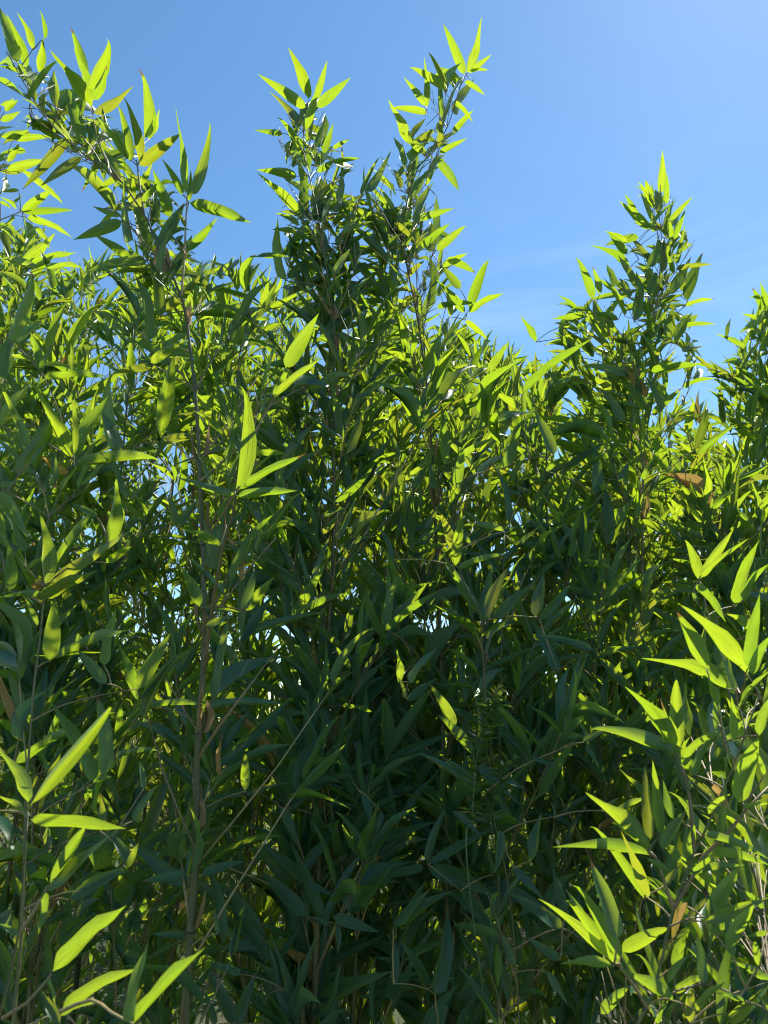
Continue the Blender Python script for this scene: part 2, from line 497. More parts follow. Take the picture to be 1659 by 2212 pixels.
        self.branches.append(parts)
        if self.front: self.skel += pts[1:]

def hero(plant, zone, Y, text, dark=False, dry=False):
    """single blades: stalk x y, tip x y, width, on the enlarged quarters of the sheet"""
    ox, oy = ZONE[zone]
    for item in text.split(';'):
        t = item.split()
        if not t: continue
        fl = t[5] if len(t) > 5 else ''
        bx, by, tx, ty, w = [float(k) for k in t[:5]]
        bx, tx, by, ty, w = ox + bx / 2, ox + tx / 2, oy + by / 2, oy + ty / 2, w / 2
        y0 = Y + random.uniform(-0.05, 0.05)
        b = at(bx, by, y0)
        flat = (at(tx, ty, y0) - b).length
        isdark = ('d' in fl) or (dark and 'l' not in fl)
        best = None
        for k in range(10):                       # of several ways a blade can hang there, take one that catches (or misses) the sun
            tip = at(tx, ty, y0 + flat * (random.uniform(-0.42, 0.42) if isdark else random.uniform(-0.75, 0.30)))
            a = (tip - b).normalized()
            mid = b.lerp(tip, 0.4)
            v = (CAM - mid)
            n0 = (v - a * v.dot(a)).normalized()
            ro = random.uniform(-0.85, 0.85)
            n = Quaternion(a, ro) @ n0
            q = abs(n.dot(SUN)) * (-0.5 if isdark else 1.0) + random.uniform(0, 0.2)
            if best is None or q > best[0]: best = (q, n, ro, tip)
        _, n, ro, tip = best
        ax = tip - b; ln = ax.length; a = ax.normalized(); mid = b.lerp(tip, 0.4)
        if n.z < 0: n = -n
        wd = w * depth_of(mid) / FD / math.cos(ro)
        wd = min(max(wd * 0.90, ln * 0.095), ln * 0.23)
        var = random.choice(SOFT)
        # aim the chord of the bent blade at the tip
        sh = VARS[var][0][0][-2]
        chord = Vector((sh[0] * wd, sh[1] * ln, sh[2] * ln))
        M = frame(Vector((0, 0, 0)), a, n, 1, 1).to_3x3()
        rot = (M @ chord).rotation_difference(ax)
        M2 = rot.to_matrix() @ M
        k = ax.length / chord.length
        mm = frame(b, M2.col[1], M2.col[2], ln * k, wd)
        plant.leaves.append((mm, var, 'dark' if isdark else 'lit', dry or ('y' in fl)))
        # a twig that carries it
        if min((b - s).length for s in plant.skel) > 0.018:
            def cost(s):
                dv = b - s
                return dv.length + (0.6 * max(0, 0.35 * dv.length - dv.z) if dv.z < 0.35 * dv.length else 0) + (0.3 if (tip - b).dot(dv) < 0 else 0) * dv.length
            s = min(plant.skel, key=cost)
            L = (b - s).length
            m1 = s.lerp(b, 0.35) + Vector((random.gauss(0, 0.02), random.gauss(0, 0.02), 0.05)) * L
            m2 = s.lerp(b, 0.72) + Vector((random.gauss(0, 0.02), random.gauss(0, 0.02), 0.04)) * L
            pts = spline([s, m1, m2, b], 2)
            r = min(0.0012 + 0.0035 * L, 0.0030)
            plant.branches.append([(pts, [r + (0.0008 - r) * q / (len(pts) - 1) for q in range(len(pts))], 5)])
            plant.skel += pts[1:] + [s.lerp(b, 0.5)]

SOFT = [i for i in range(NVAR) if abs(VARS[i][0][0][-2][2]) < 0.28]
ZONE = {1: (0, 0), 2: (829.5, 0), 3: (0, 737.6), 4: (829.5, 737.6), 5: (0, 1474.2), 6: (829.5, 1474.2)}
def path(Y, *xy):
    out = []
    for i, q in enumerate(xy):
        y = Y if len(q) < 3 else q[2]
        out.append(at(q[0], q[1], y))
    return out

# --- the cane with the thick bare stem at left, its tip bent over to the upper left
A = Bamboo("front bamboo cane with thick olive stem, its leafy tip arching to the upper left",
           path(1.22, (396, 2300), (400, 2199), (410, 2049), (420, 1899), (427, 1774), (425, 1659), (435, 1499), (441, 1400), (440, 1218), (432, 1038), (425, 888), (412, 760), (392, 640), (345, 540), (312, 466), (258, 388), (175, 329), (105, 262), (55, 185), (15, 110)),
           0.0108, front=True)
A.skel += path(1.22, (300, 380), (297, 359), (215, 309), (199, 246), (400, 560), (402, 470), (403, 430), (470, 1200), (500, 1120), (508, 1072), (590, 864), (560, 910))
A.branches.append([(path(1.22, (312, 466), (303, 410), (297, 359), (295, 345)), [0.0022, 0.0019, 0.0015, 0.001], 5)])
A.branches.append([(path(1.22, (258, 388), (228, 345), (213, 309), (199, 246)), [0.0024, 0.0021, 0.0017, 0.001], 5)])
A.branches.append([(path(1.22, (392, 640), (398, 560), (402, 470), (404, 424)), [0.0026, 0.0022, 0.0017, 0.001], 5)])
A.branches.append([(path(1.2, (441, 1460, 1.22), (462, 1290, 1.14), (480, 1190, 1.09), (500, 1120, 1.05), (510, 1070, 1.02)), [0.003, 0.0026, 0.0022, 0.0017, 0.0012], 5)])
A.branches.append([(path(1.2, (432, 1040), (490, 990), (545, 945), (570, 900), (592, 862)), [0.003, 0.0026, 0.0022, 0.0016, 0.001], 5)])
A.branches.append([(path(1.2, (427, 1640, 1.22), (480, 1560), (545, 1474), (600, 1400, 1.3)), [0.003, 0.0027, 0.002, 0.001], 5)])
hero(A, 1, 1.24, "600 705 530 415 40;622 600 592 290 66;640 600 674 480 36;602 718 787 573 58;560 690 412 497 46;405 490 577 370 42;395 462 213 213 50;375 385 458 165 60;372 335 305 112 44;402 440 318 205 40;405 432 462 280 36;364 630 293 395 58 d;287 600 93 822 52;358 678 173 806 42 d;500 915 305 745 52 d;520 760 415 825 46;527 955 315 1037 56 d;520 930 398 890 44 d;632 1125 346 1187 58 d;562 1112 400 1008 48;802 842 758 458 36;822 842 906 525 50;790 842 697 683 36;815 875 1088 963 62;806 1082 942 938 40;738 935 658 728 60;640 1112 572 828 64 d;695 1172 745 1005 74 d;692 1372 643 1105 56 d;640 1478 575 1178 56 d;702 1352 890 1168 46;815 868 825 730 26;165 312 187 163 78;80 275 -5 25 60 d;112 295 28 58 42;140 215 72 52 34;190 168 166 42 28;85 312 -10 290 40;115 330 60 250 40;250 470 235 300 46 d;245 500 180 430 36 d;500 790 445 640 46 d;440 610 465 690 40;560 700 505 450 44;650 590 690 470 30;600 800 660 700 42;610 870 680 790 44;560 880 570 740 60;470 560 440 460 40 d;300 620 250 520 44;430 1000 510 900 44 d;800 980 752 900 52;760 1040 690 985 44 d;790 1100 830 1015 40;700 1090 655 985 40 d")
hero(A, 3, 1.04, "1020 637 1032 188 64;1030 640 1327 483 46;1025 668 1285 645 46;1016 660 752 583 40 d")
hero(A, 3, 1.16, "865 1152 783 968 64;1048 1162 1096 983 56 d;1062 1165 1184 1018 48;762 802 724 658 72 d;782 802 862 684 60 d;952 887 778 808 44;942 882 976 718 46 d;962 402 838 298 48;690 402 752 58 74;690 436 842 398 42;522 472 498 128 90 d;650 92 787 -5 52;655 112 478 152 48 d;905 920 870 770 50 d;870 1150 1040 1170 30 d;1075 490 1240 498 30;890 1230 1010 1180 40 d")
hero(A, 1, 1.16, "1232 1590 1378 1352 80;1180 1720 1245 1580 38;1190 1705 1385 1550 36")
hero(A, 5, 1.20, "595 75 510 -70 40;630 105 887 93 34;490 325 682 298 24;1060 470 1060 308 46;1050 490 858 515 22 d;1060 492 1262 428 26 d;870 830 1062 778 62 d;800 832 608 862 60 d;940 1085 925 980 60 d;815 1100 650 1085 42 d")

A.branches.append([(path(1.2, (424, 1870, 1.22), (520, 1755), (600, 1655), (665, 1560), (727, 1470, 1.3)), [0.0019, 0.0017, 0.0015, 0.0012, 0.0008], 5)])
A.branches.append([(path(1.2, (412, 2080, 1.22), (490, 1950), (555, 1845), (620, 1740), (655, 1690, 1.3)), [0.0019, 0.0017, 0.0015, 0.0012, 0.0008], 5)])
for e_, d_ in ((at(727, 1470, 1.3), (0.5, 0.2, 0.8)), (at(655, 1690, 1.3), (0.4, 0.1, 0.9)), (at(302, 1500, 1.1), (-0.3, 0, 0.95))): A.fan(e_, Vector(d_).normalized(), 4, 0.13)
A.branches.append([(path(1.2, (425, 1840, 1.22), (385, 1750), (350, 1660), (322, 1560), (302, 1500, 1.1)), [0.0024, 0.002, 0.0017, 0.0014, 0.0009], 5)])
# --- the plume left of centre
B = Bamboo("slender bamboo plume left of centre against the sky, topped by a star of spreading leaves",
           path(1.50, (676, 2300), (680, 2150), (688, 1900), (692, 1674), (704, 1450), (714, 1300), (721, 1130), (720, 900), (722, 700), (708, 600), (690, 480), (668, 380), (655, 310), (666, 225)),
           0.0098, front=True)
B.skel += path(1.5, (700, 380), (690, 300), (640, 300), (630, 420))
hero(B, 1, 1.50, "1335 430 1243 203 46;1322 466 1110 318 50;1362 432 1414 257 34;1368 462 1518 332 50;1310 562 1366 368 52;1296 552 1158 393 40;1220 577 1096 561 28;1282 602 1198 508 46;1300 660 1240 560 44;1360 642 1406 488 44 d;1396 662 1442 528 32;1438 642 1512 600 32;1282 762 1106 733 46;1322 832 1213 758 40 d;1302 922 1108 743 48;1302 938 1290 678 54 d;1368 742 1456 684 54;1438 702 1562 684 26;1292 972 1188 918 36;1282 1002 1173 993 32;1232 1212 1200 938 54 d;1242 1205 1374 1088 84 d;1340 560 1300 450 36;1345 900 1385 760 48 d;1395 960 1430 850 50 d;1460 880 1480 740 40 d;1340 1030 1250 1000 44;1400 1100 1360 960 48 d;1450 1180 1520 1070 46 d;1350 1250 1270 1100 50 d")
hero(B, 3, 1.45, "1265 1192 1418 938 50;1272 1192 1515 1094 32;1252 1202 1240 998 62 d;1512 1422 1440 1308 52;1500 1262 1527 1128 46;1440 692 1622 520 38;1390 830 1470 740 40;1500 480 1560 310 50 d;1390 760 1500 720 36 d;1270 1230 1350 1380 44 d")
hero(B, 5, 1.40, "600 722 742 338 62 d;600 735 802 578 52 d;1312 852 1120 690 58 d;1322 1012 1122 812 70 d;1300 840 1465 640 50 d;1330 870 1440 920 60 d;1420 1050 1330 1010 50 d;1440 1010 1640 1080 60 d;1450 1040 1455 1180 60 d;1010 1478 888 1238 82 d;1022 1478 1112 1238 62 d;1215 1185 1300 1050 60 d;1240 1330 1205 1190 60 d;1215 540 1290 720 50 d;1090 470 930 490 30 d;1480 100 1620 130 30;1490 390 1610 340 36 d;1560 480 1600 640 50 d;1650 560 1590 700 50 d;940 1000 1010 1120 60 d;1040 1260 900 1210 56 d;930 1480 880 1330 70 d")

B.branches.append([(path(1.45, (684, 2100, 1.5), (745, 1950), (790, 1850), (822, 1774, 1.4)), [0.0026, 0.0021, 0.0016, 0.0009], 5)])
B.branches.append([(path(1.45, (690, 1760, 1.5), (660, 1650), (630, 1560), (615, 1500, 1.5)), [0.0024, 0.002, 0.0015, 0.0009], 5)])
# --- the tallest plume, leaning right
C = Bamboo("tallest bamboo plume, just right of centre, leaning right against the open sky",
           path(1.62, (968, 2300), (965, 1900), (958, 1650), (948, 1300), (937, 1060), (925, 860), (902, 690), (882, 590), (872, 520), (878, 440), (902, 365), (935, 330), (968, 270), (990, 200), (1003, 160)),
           0.0098, front=True)
C.skel += path(1.62, (925, 310), (920, 250), (960, 240), (1015, 170), (940, 420), (930, 560), (1000, 690), (980, 720))
hero(C, 2, 1.62, "348 322 254 103 44;353 317 422 68 36;362 312 467 233 28;372 306 458 302 16;268 382 108 292 46;266 367 188 226 26;182 467 174 243 28;182 457 83 331 32;187 490 18 476 34;110 622 17 428 42;114 607 182 508 34 d;348 352 438 412 66;276 387 336 268 40 d;302 492 392 338 46 d;298 572 388 473 34;238 662 362 596 28;224 690 322 826 44;234 640 236 500 40;170 660 60 560 44;90 720 40 590 44 d;120 700 210 600 60 d;240 1062 226 840 48 d;226 1082 354 974 44;150 972 218 783 46 d;42 962 135 1042 46;92 1202 178 1124 42;250 1152 364 1094 36;268 1122 398 1182 38;190 1332 196 1098 38 d;374 1334 462 1122 52;366 1352 524 1263 40;350 1352 218 1198 46;228 1332 404 1308 32;350 1386 444 1474 48;180 800 220 730 40;120 860 195 735 36 d;130 950 305 900 36;160 1070 290 960 36;200 1090 190 960 50 d;215 560 130 620 50;70 820 30 740 50 d;60 1000 90 880 50 d;20 1060 80 1010 46 d;285 1370 260 1230 40;330 1250 255 1160 44 d;100 1330 200 1390 40 d;50 1300 130 1330 34;220 690 265 690 24;300 440 385 530 34")
hero(C, 4, 1.50, "265 532 246 268 46;312 632 346 443 50;320 502 474 415 36;520 547 592 363 56;732 492 645 298 66 d;542 792 475 528 42 d;210 300 170 400 50 d;215 640 175 480 40 d;90 600 215 510 30;450 130 540 0 60;600 300 450 210 44;420 180 260 190 40 d;590 660 480 640 40 d;400 480 480 370 34;440 700 470 560 40 d")
hero(C, 4, 1.38, "292 902 229 718 48;306 972 337 728 52;522 822 340 800 28 l;322 982 528 914 32;432 1222 462 968 62 d;452 1202 556 968 52 d;472 1202 662 1028 50 d;652 1192 692 998 66 d;672 1202 802 1048 48 d;752 1432 638 1198 52 d;35 945 -20 800 60 d;20 1250 70 980 90 d;0 1250 240 1070 34;900 1330 640 1270 40 d;60 1475 55 1330 60;110 1475 235 1320 50 d")
hero(C, 6, 1.38, "307 192 188 -5 62;402 302 407 85 66 d;382 312 222 138 46;345 290 340 180 60 d;402 372 618 462 48 d;410 390 590 530 44 d;187 782 268 543 62 d;192 787 484 628 42 d;187 802 484 927 78 d;172 797 -5 842 42 d;182 1322 60 1118 82 d;222 1352 277 978 88 d;42 1302 50 1108 62 d;232 1480 222 1368 62 d;90 70 60 -30 60 d;100 80 230 -20 50 d;210 1300 110 1280 60 d;40 1060 300 900 50 d;60 1055 205 890 40 d;330 900 440 1060 60 d;470 830 440 700 60 d")

# --- the lone pointed plume at right
D = Bamboo("lone pointed bamboo plume standing against the sky at right",
           path(1.88, (1392, 2300), (1390, 1900), (1388, 1600), (1387, 1238), (1389, 1027), (1376, 863), (1384, 768), (1400, 720), (1420, 640), (1428, 540), (1430, 450), (1426, 400)),
           0.0098, front=True)
D.skel += path(1.88, (1400, 480), (1380, 560), (1360, 640), (1290, 700), (1470, 640), (1480, 600))
hero(D, 2, 1.88, "1195 838 1203 645 38;1168 902 1131 778 36;1166 900 1098 783 34;1182 912 1172 818 62 d;1217 882 1222 745 28;1142 992 1013 868 42;1092 932 1040 838 34;1102 1030 958 1072 42;1236 952 1336 847 28;1252 1032 1303 898 26;1266 1142 1303 968 24;1050 1052 953 998 44;1232 1042 1220 940 40;1250 1272 1328 1108 56 d;1312 1302 1382 1088 52 d;1260 1162 1424 1140 28;1302 1322 1434 1290 32;902 1292 823 1113 52;932 1272 900 1148 48;832 1332 748 1273 38;872 1362 722 1380 38;1012 1382 878 1356 38;1082 1392 1090 1168 52 d;1240 1478 1250 1318 62 d;1270 1412 1444 1400 28;1266 1482 1332 1348 38 d;656 1478 588 1363 40;1060 1160 890 1060 30;1050 1100 965 1000 50;1130 1160 1170 1030 44 d;1100 1250 1010 1100 48 d;1000 1240 960 1140 46 d;1160 1180 1090 1130 40;1140 1280 1170 1180 48 d;1000 1290 1100 1250 34;960 1420 900 1280 44 d;830 1420 900 1350 44;840 1440 730 1400 40;1300 1260 1260 1170 44 d;1200 1180 1215 1060 36 d;1060 1290 1010 1200 50 d;1150 1400 1210 1330 44 d;1000 1440 950 1350 40")
hero(D, 4, 1.75, "1150 132 1382 100 46;1062 150 848 113 60 d;1332 482 1264 430 56;1352 490 1528 358 32;1310 400 1340 250 56;1345 470 1390 290 40 d;960 882 946 638 62 d;912 662 905 448 58 d;1000 570 950 490 50;1220 560 1160 400 46;1200 300 1130 150 44 d;1160 320 1290 200 40;1030 350 930 200 60 d;1120 600 1180 480 36;1290 760 1230 670 76;1260 780 1215 690 50;1010 600 1060 520 40 d;860 560 960 480 36;1000 800 1090 660 50 d;700 560 790 490 40;1290 200 1440 160 34;1330 60 1300 150 50 d")

# --- right-hand shoots
E = Bamboo("bamboo top at the right edge, behind and lower than the lone pointed plume",
           path(2.35, (1640, 2100), (1640, 1500), (1632, 1100), (1626, 900), (1640, 760), (1652, 640)), 0.008, front=True)
hero(E, 2, 2.3, "1650 1350 1590 1240 40;1640 1290 1575 1282 20;1655 1330 1625 1220 30;1640 1370 1530 1440 34;1480 1470 1500 1375 16 d;1560 1500 1425 1440 24;1660 1400 1540 1355 30")
I = Bamboo("bamboo shoot at the right edge with few large sunlit leaves above the corner clump",
           path(1.15, (1640, 1900, 1.2), (1610, 1650), (1570, 1480), (1530, 1330), (1512, 1255)), 0.006, front=True)
hero(I, 4, 1.12, "1362 1032 1298 858 52;1370 1022 1512 808 46;1346 1050 1478 1218 58;1366 1012 1582 848 28;1522 1142 1624 856 62;1555 1122 1670 956 38;1600 1257 1478 1178 44;1335 1080 1365 1150 40 d;1530 1130 1500 1145 40")
K = Bamboo("dim bamboo shoot below centre right with a few broad shaded leaves over dark gaps",
           path(1.30, (1115, 2100), (1095, 1900), (1060, 1750), (1025, 1680)), 0.0055, front=True)
hero(K, 6, 1.25, "772 1062 538 908 62 d;780 1002 724 798 72 d;560 800 700 950 60 d;760 1200 610 1100 50 d;880 1130 830 1010 50 d;880 250 835 160 50 d;860 260 960 210 46 d;870 270 930 370 50 d;640 330 740 370 40 d;740 580 720 510 50 d;1010 560 1135 495 44;940 560 1010 500 30 d;500 640 470 830 60 d;640 770 680 560 50 d;300 560 420 670 50 d;560 1220 500 1070 50 d;700 1250 800 1400 60 d")

# --- the sunlit clump in the lower right corner
G = Bamboo("brightly sunlit leafy bamboo clump filling the lower right corner",
           path(0.92, (1380, 2300), (1392, 2212), (1424, 2100), (1454, 1964), (1500, 1840), (1530, 1780), (1590, 1640), (1640, 1500)), 0.0050, front=True)
G.skel += path(0.92, (1458, 1627), (1480, 1680), (1405, 1850), (1392, 1940), (1340, 2085), (1610, 1750), (1600, 1500), (1560, 1620))
G.branches.append([(path(0.92, (1454, 1964), (1430, 1890), (1415, 1850), (1405, 1840)), [0.0024, 0.002, 0.0015, 0.001], 5)])
G.branches.append([(path(0.92, (1500, 1840), (1490, 1730), (1478, 1670), (1458, 1627)), [0.0026, 0.0022, 0.0016, 0.001], 5)])
G.branches.append([(path(0.92, (1454, 1964), (1520, 1850), (1580, 1790), (1612, 1748), (1670, 1690)), [0.0026, 0.0024, 0.002, 0.0016, 0.001], 5)])
G.branches.append([(path(0.92, (1400, 2180), (1370, 2130), (1342, 2092), (1335, 2080)), [0.0024, 0.002, 0.0015, 0.001], 5)])
hero(G, 6, 0.92, "1142 732 868 473 62;1152 747 726 712 46;1140 932 1023 638 50;1126 937 883 628 46;1252 287 1038 16 66;1257 307 886 208 60;1272 302 1265 -10 70;1332 397 1180 240 62;1342 402 1452 208 50;1392 232 1350 108 36;1482 302 1438 18 52 d;1532 522 1622 228 112;1552 542 1668 522 44;1290 332 1442 208 42;1012 1227 783 953 62;1002 1217 663 933 56;1016 1202 803 883 62;987 1227 758 1216 42;1027 1162 1232 1068 70;1012 1112 888 758 82 d;1402 1012 1542 786 72;1392 1042 1670 928 52 d;1312 832 1562 788 38;1382 742 1670 796 56;1387 660 1670 770 42;1277 782 1183 688 62;1202 722 1312 560 108 d;1252 1377 1008 1238 86;935 1432 1062 1308 62;1382 1302 1352 1078 82 d;1482 1152 1602 958 62;1402 1070 1562 1150 30;1322 1475 1332 1308 62;1668 1292 1498 1200 80;1258 1342 1402 1258 40;1150 680 1125 350 54 d;1195 660 1160 335 50;1250 590 1205 420 80 d;1320 470 1240 300 80 d;1500 300 1400 240 44 d;1440 100 1400 -20 60;1620 230 1680 60 80;1640 400 1600 300 70;1660 640 1560 580 60 d;1300 760 1340 610 66;1400 570 1500 480 60;1230 820 1130 760 50;1180 1220 1290 1090 80 d;1230 1300 1330 1180 60 d;1430 1100 1400 920 90 d;1500 1180 1480 960 90 d;1560 1380 1430 1340 60;1620 1230 1600 1120 60;1660 1080 1560 1100 50;1640 980 1560 900 60;1350 1420 1480 1290 56;1180 1475 1230 1370 60;1660 1420 1600 1330 60 d;1560 240 1480 130 60;1510 250 1500 60 40;1330 830 1440 730 30;1210 880 1280 790 50 d;1120 960 1150 1020 40 d")
hero(G, 4, 0.92, "1392 1412 1264 1168 70;1572 1442 1278 1138 62;1502 1477 1108 1368 58;1572 1412 1624 1088 60;1592 1442 1675 1270 74;1440 1460 1380 1360 50;1480 1500 1320 1390 44")
hero(G, 6, 0.93, "1418 440 1502 560 44 y;1290 960 1245 1130 34 y;1310 950 1270 1080 24 y")

# --- left-hand shoots
Fp = Bamboo("sunlit bamboo shoot in the lower left corner, nearest the viewer, with few long leaves",
            path(0.78, (-20, 2330), (0, 2165), (20, 2114), (40, 2019), (52, 1874), (60, 1755)), 0.0032, front=True)
Fp.skel += path(0.78, (95, 1925), (105, 1915), (112, 2100), (130, 2185), (100, 2000))
Fp.branches.append([(path(0.78, (40, 2019), (70, 1975), (90, 1940), (104, 1918)), [0.002, 0.0017, 0.0013, 0.001], 5)])
Fp.branches.append([(path(0.78, (5, 2200), (60, 2165), (95, 2125), (112, 2102)), [0.002, 0.0017, 0.0013, 0.001], 5)])
hero(Fp, 5, 0.78, "125 527 -12 278 56;130 532 472 108 62;130 592 548 632 56;112 562 -10 488 42;-40 560 68 762 72;215 887 367 638 60;202 902 502 640 72 d;190 905 164 1092 82;225 1252 548 962 86;265 1422 607 1233 62;258 1440 430 1380 50;200 1280 240 1400 90;260 1475 180 1330 90 d;80 1090 -10 1040 40 d;330 1490 350 1440 50")
hero(Fp, 5, 0.66, "575 1475 888 1143 48;560 1480 642 1118 84 d")
F2 = Bamboo("bamboo shoot along the left edge with a sunlit leaf fan and one curled tan leaf",
            path(1.02, (40, 2100), (55, 1750), (72, 1500), (86, 1390), (95, 1270), (100, 1140), (125, 1078), (148, 1018)), 0.0055, front=True)
hero(F2, 3, 1.02, "310 507 143 176 72;318 492 287 188 28;326 502 472 232 74 d;322 542 694 520 44;195 1052 169 728 66;205 1062 434 718 46;215 1042 564 818 48;182 1107 404 998 72;215 1382 236 1098 78;240 1372 564 1243 38;182 1092 -10 1106 34;472 882 502 578 62;190 152 474 150 42;462 957 578 878 72;592 1502 737 1258 76;590 1502 509 1298 42;175 140 130 -40 40;180 135 240 0 44 d;40 1080 35 860 80;0 640 130 860 60 d;80 580 200 370 80 d;-10 360 135 180 90 d;-10 620 100 600 60 d;160 1230 105 1110 50;420 760 300 700 40 d;460 1480 340 1340 60 d;450 1400 500 1150 60 d;520 470 440 300 60 d;245 600 230 470 50 d;140 520 205 440 44 d")
hero(F2, 3, 1.02, "295 572 102 468 48 y")
hero(F2, 1, 1.02, "40 1480 127 1162 92;75 1490 180 1380 50 d;20 1640 55 1430 60 d;210 1500 295 1300 44 d")
hero(F2, 5, 1.05, "412 432 218 78 72 d;442 402 410 48 82 d;402 432 490 410 42;432 642 430 478 84;60 350 345 180 50;560 780 470 640 60 d;200 380 185 310 56;620 460 605 340 60 d;580 600 690 440 50 d;340 900 540 800 60 d;550 800 600 690 50;100 100 30 -60 90 d;300 940 560 810 60 d")
H = Bamboo("bamboo at the upper left edge with leaves spreading sideways over blue sky",
           path(1.85, (-190, 2000), (-185, 1400), (-175, 1000), (-150, 760), (-120, 560), (-95, 400), (-85, 250)), 0.009, front=True)
H.skel += path(1.85, (-40, 470), (0, 368), (45, 455), (0, 480), (-30, 300), (30, 560))
H.branches.append([(path(1.85, (-130, 600), (-70, 520), (0, 475), (45, 457), (52, 462)), [0.0032, 0.0026, 0.002, 0.0014, 0.001], 5)])
H.branches.append([(path(1.85, (-110, 480), (-50, 400), (0, 368), (22, 374)), [0.003, 0.0024, 0.0018, 0.001], 5)])
hero(H, 1, 1.85, "90 917 232 814 42;97 917 314 910 34;115 940 318 1032 38;100 950 90 1072 40;25 737 192 690 44;60 602 228 590 34;110 650 0 660 30;130 570 10 630 40;30 700 80 620 44;60 720 160 780 34;100 740 266 886 30;0 740 100 740 26;0 870 50 900 34;70 900 0 850 34;60 870 95 840 40 d;0 1000 50 1140 44 d;95 1115 240 1005 44;120 1140 335 1090 36;0 1120 160 1165 40;130 1180 235 1100 44;200 1160 360 1160 30;60 930 0 990 40;0 520 90 480 30;20 480 80 430 40;0 450 60 420 30;0 590 120 560 34;30 770 0 840 30;150 980 215 1080 36;80 820 0 830 30;230 1250 170 1080 40 d;170 1300 130 1180 40;110 1250 0 1180 44 d")

hero_end = len(PLANTS)

# --- fill the front row
A.grow(0.9, 0.34, size=0.140, keep=0.95, bias=Vector((0, 0.55, 0)), step=0.155, twig_gap=0.05, nleaf=(2, 5))
B.grow(0.60, 0.44, size=0.150, bias=Vector((0, 0.3, 0)), step=0.12, per_node=3, twig_gap=0.042, nleaf=(3, 5))
C.grow(0.60, 0.44, size=0.150, bias=Vector((0, 0.3, 0)), step=0.12, per_node=3, twig_gap=0.042, nleaf=(3, 5))
D.grow(0.60, 0.46, size=0.148, bias=Vector((0, 0.2, 0)), step=0.13, per_node=2, twig_gap=0.05, nleaf=(2, 4))
E.grow(0.6, 0.50, size=0.135, step=0.14, per_node=2)
H.grow(0.9, 0.45, size=0.12, bias=Vector((0.2, 0.2, 0)))
K.grow(0.7, 0.22, size=0.115, keep=0.5, bias=Vector((0, 0.8, 0)))
G.grow(0.9, 0.16, size=0.125, keep=0.4, bias=Vector((0.4, 0.8, 0)))
F2.grow(0.9, 0.22, size=0.12, keep=0.45, bias=Vector((-0.3, 0.8, 0)))
I.grow(0.9, 0.18, size=0.12, keep=0.35, bias=Vector((0.3, 0.8, 0)))

# --- leafy side twigs of the free-standing plumes
def inside(poly, x, y):
    c = False
    for (x0, y0), (x1, y1) in zip(poly, poly[1:] + poly[:1]):
        if (y0 > y) != (y1 > y) and x < (x1 - x0) * (y - y0) / (y1 - y0) + x0: c = not c
    return c
def fill(plant, poly, Y, n, size):
    xs, ys = [q[0] for q in poly], [q[1] for q in poly]
    while n > 0:
        x, y = random.uniform(min(xs), max(xs)), random.uniform(min(ys), max(ys))
        if not inside(poly, x, y): continue
        n -= 1
        e = at(x, y, Y + random.uniform(-0.12, 0.2))
        s = min((q for q in plant.skel if q.z < e.z - 0.01), key=lambda q: (q - e).length + 0.5 * max(0, (q - e).length * 0.5 - (e.z - q.z)))
        L = (e - s).length
        m = s.lerp(e, 0.55) + Vector((random.gauss(0, 0.03), random.gauss(0, 0.03), 0.04)) * L
        pts = spline([s, m, e], 3)
        r = min(0.0010 + 0.003 * L, 0.0022)
        plant.branches.append([(pts, [r + (0.0007 - r) * q / (len(pts) - 1) for q in range(len(pts))], 4)])
        d = ((e - m).normalized() + Vector((0, 0, 0.7))).normalized()
        plant.fan(e, d, random.randint(3, 5), size, 0.75)
fill(B, [(645, 250), (700, 240), (735, 330), (755, 420), (770, 560), (760, 720), (640, 720), (615, 560), (606, 430), (600, 320)], 1.50, 66, 0.130)
fill(C, [(960, 200), (1008, 180), (1005, 230), (965, 330), (935, 400), (950, 500), (970, 600), (985, 700), (860, 720), (800, 560), (795, 430), (835, 370), (900, 310), (925, 240)], 1.62, 78, 0.130)
fill(D, [(1408, 430), (1450, 430), (1472, 520), (1495, 620), (1502, 720), (1500, 830), (1210, 830), (1200, 740), (1255, 630), (1320, 545), (1380, 470)], 1.88, 60, 0.130)
fill(A, [(20, 130), (105, 180), (190, 240), (270, 300), (330, 400), (370, 490), (410, 660), (300, 660), (270, 540), (215, 390), (100, 310), (20, 235)], 1.26, 66, 0.130)
fill(G, [(1470, 1560), (1640, 1500), (1659, 1800), (1659, 2200), (1380, 2200), (1420, 1960), (1480, 1840)], 1.0, 40, 0.125)

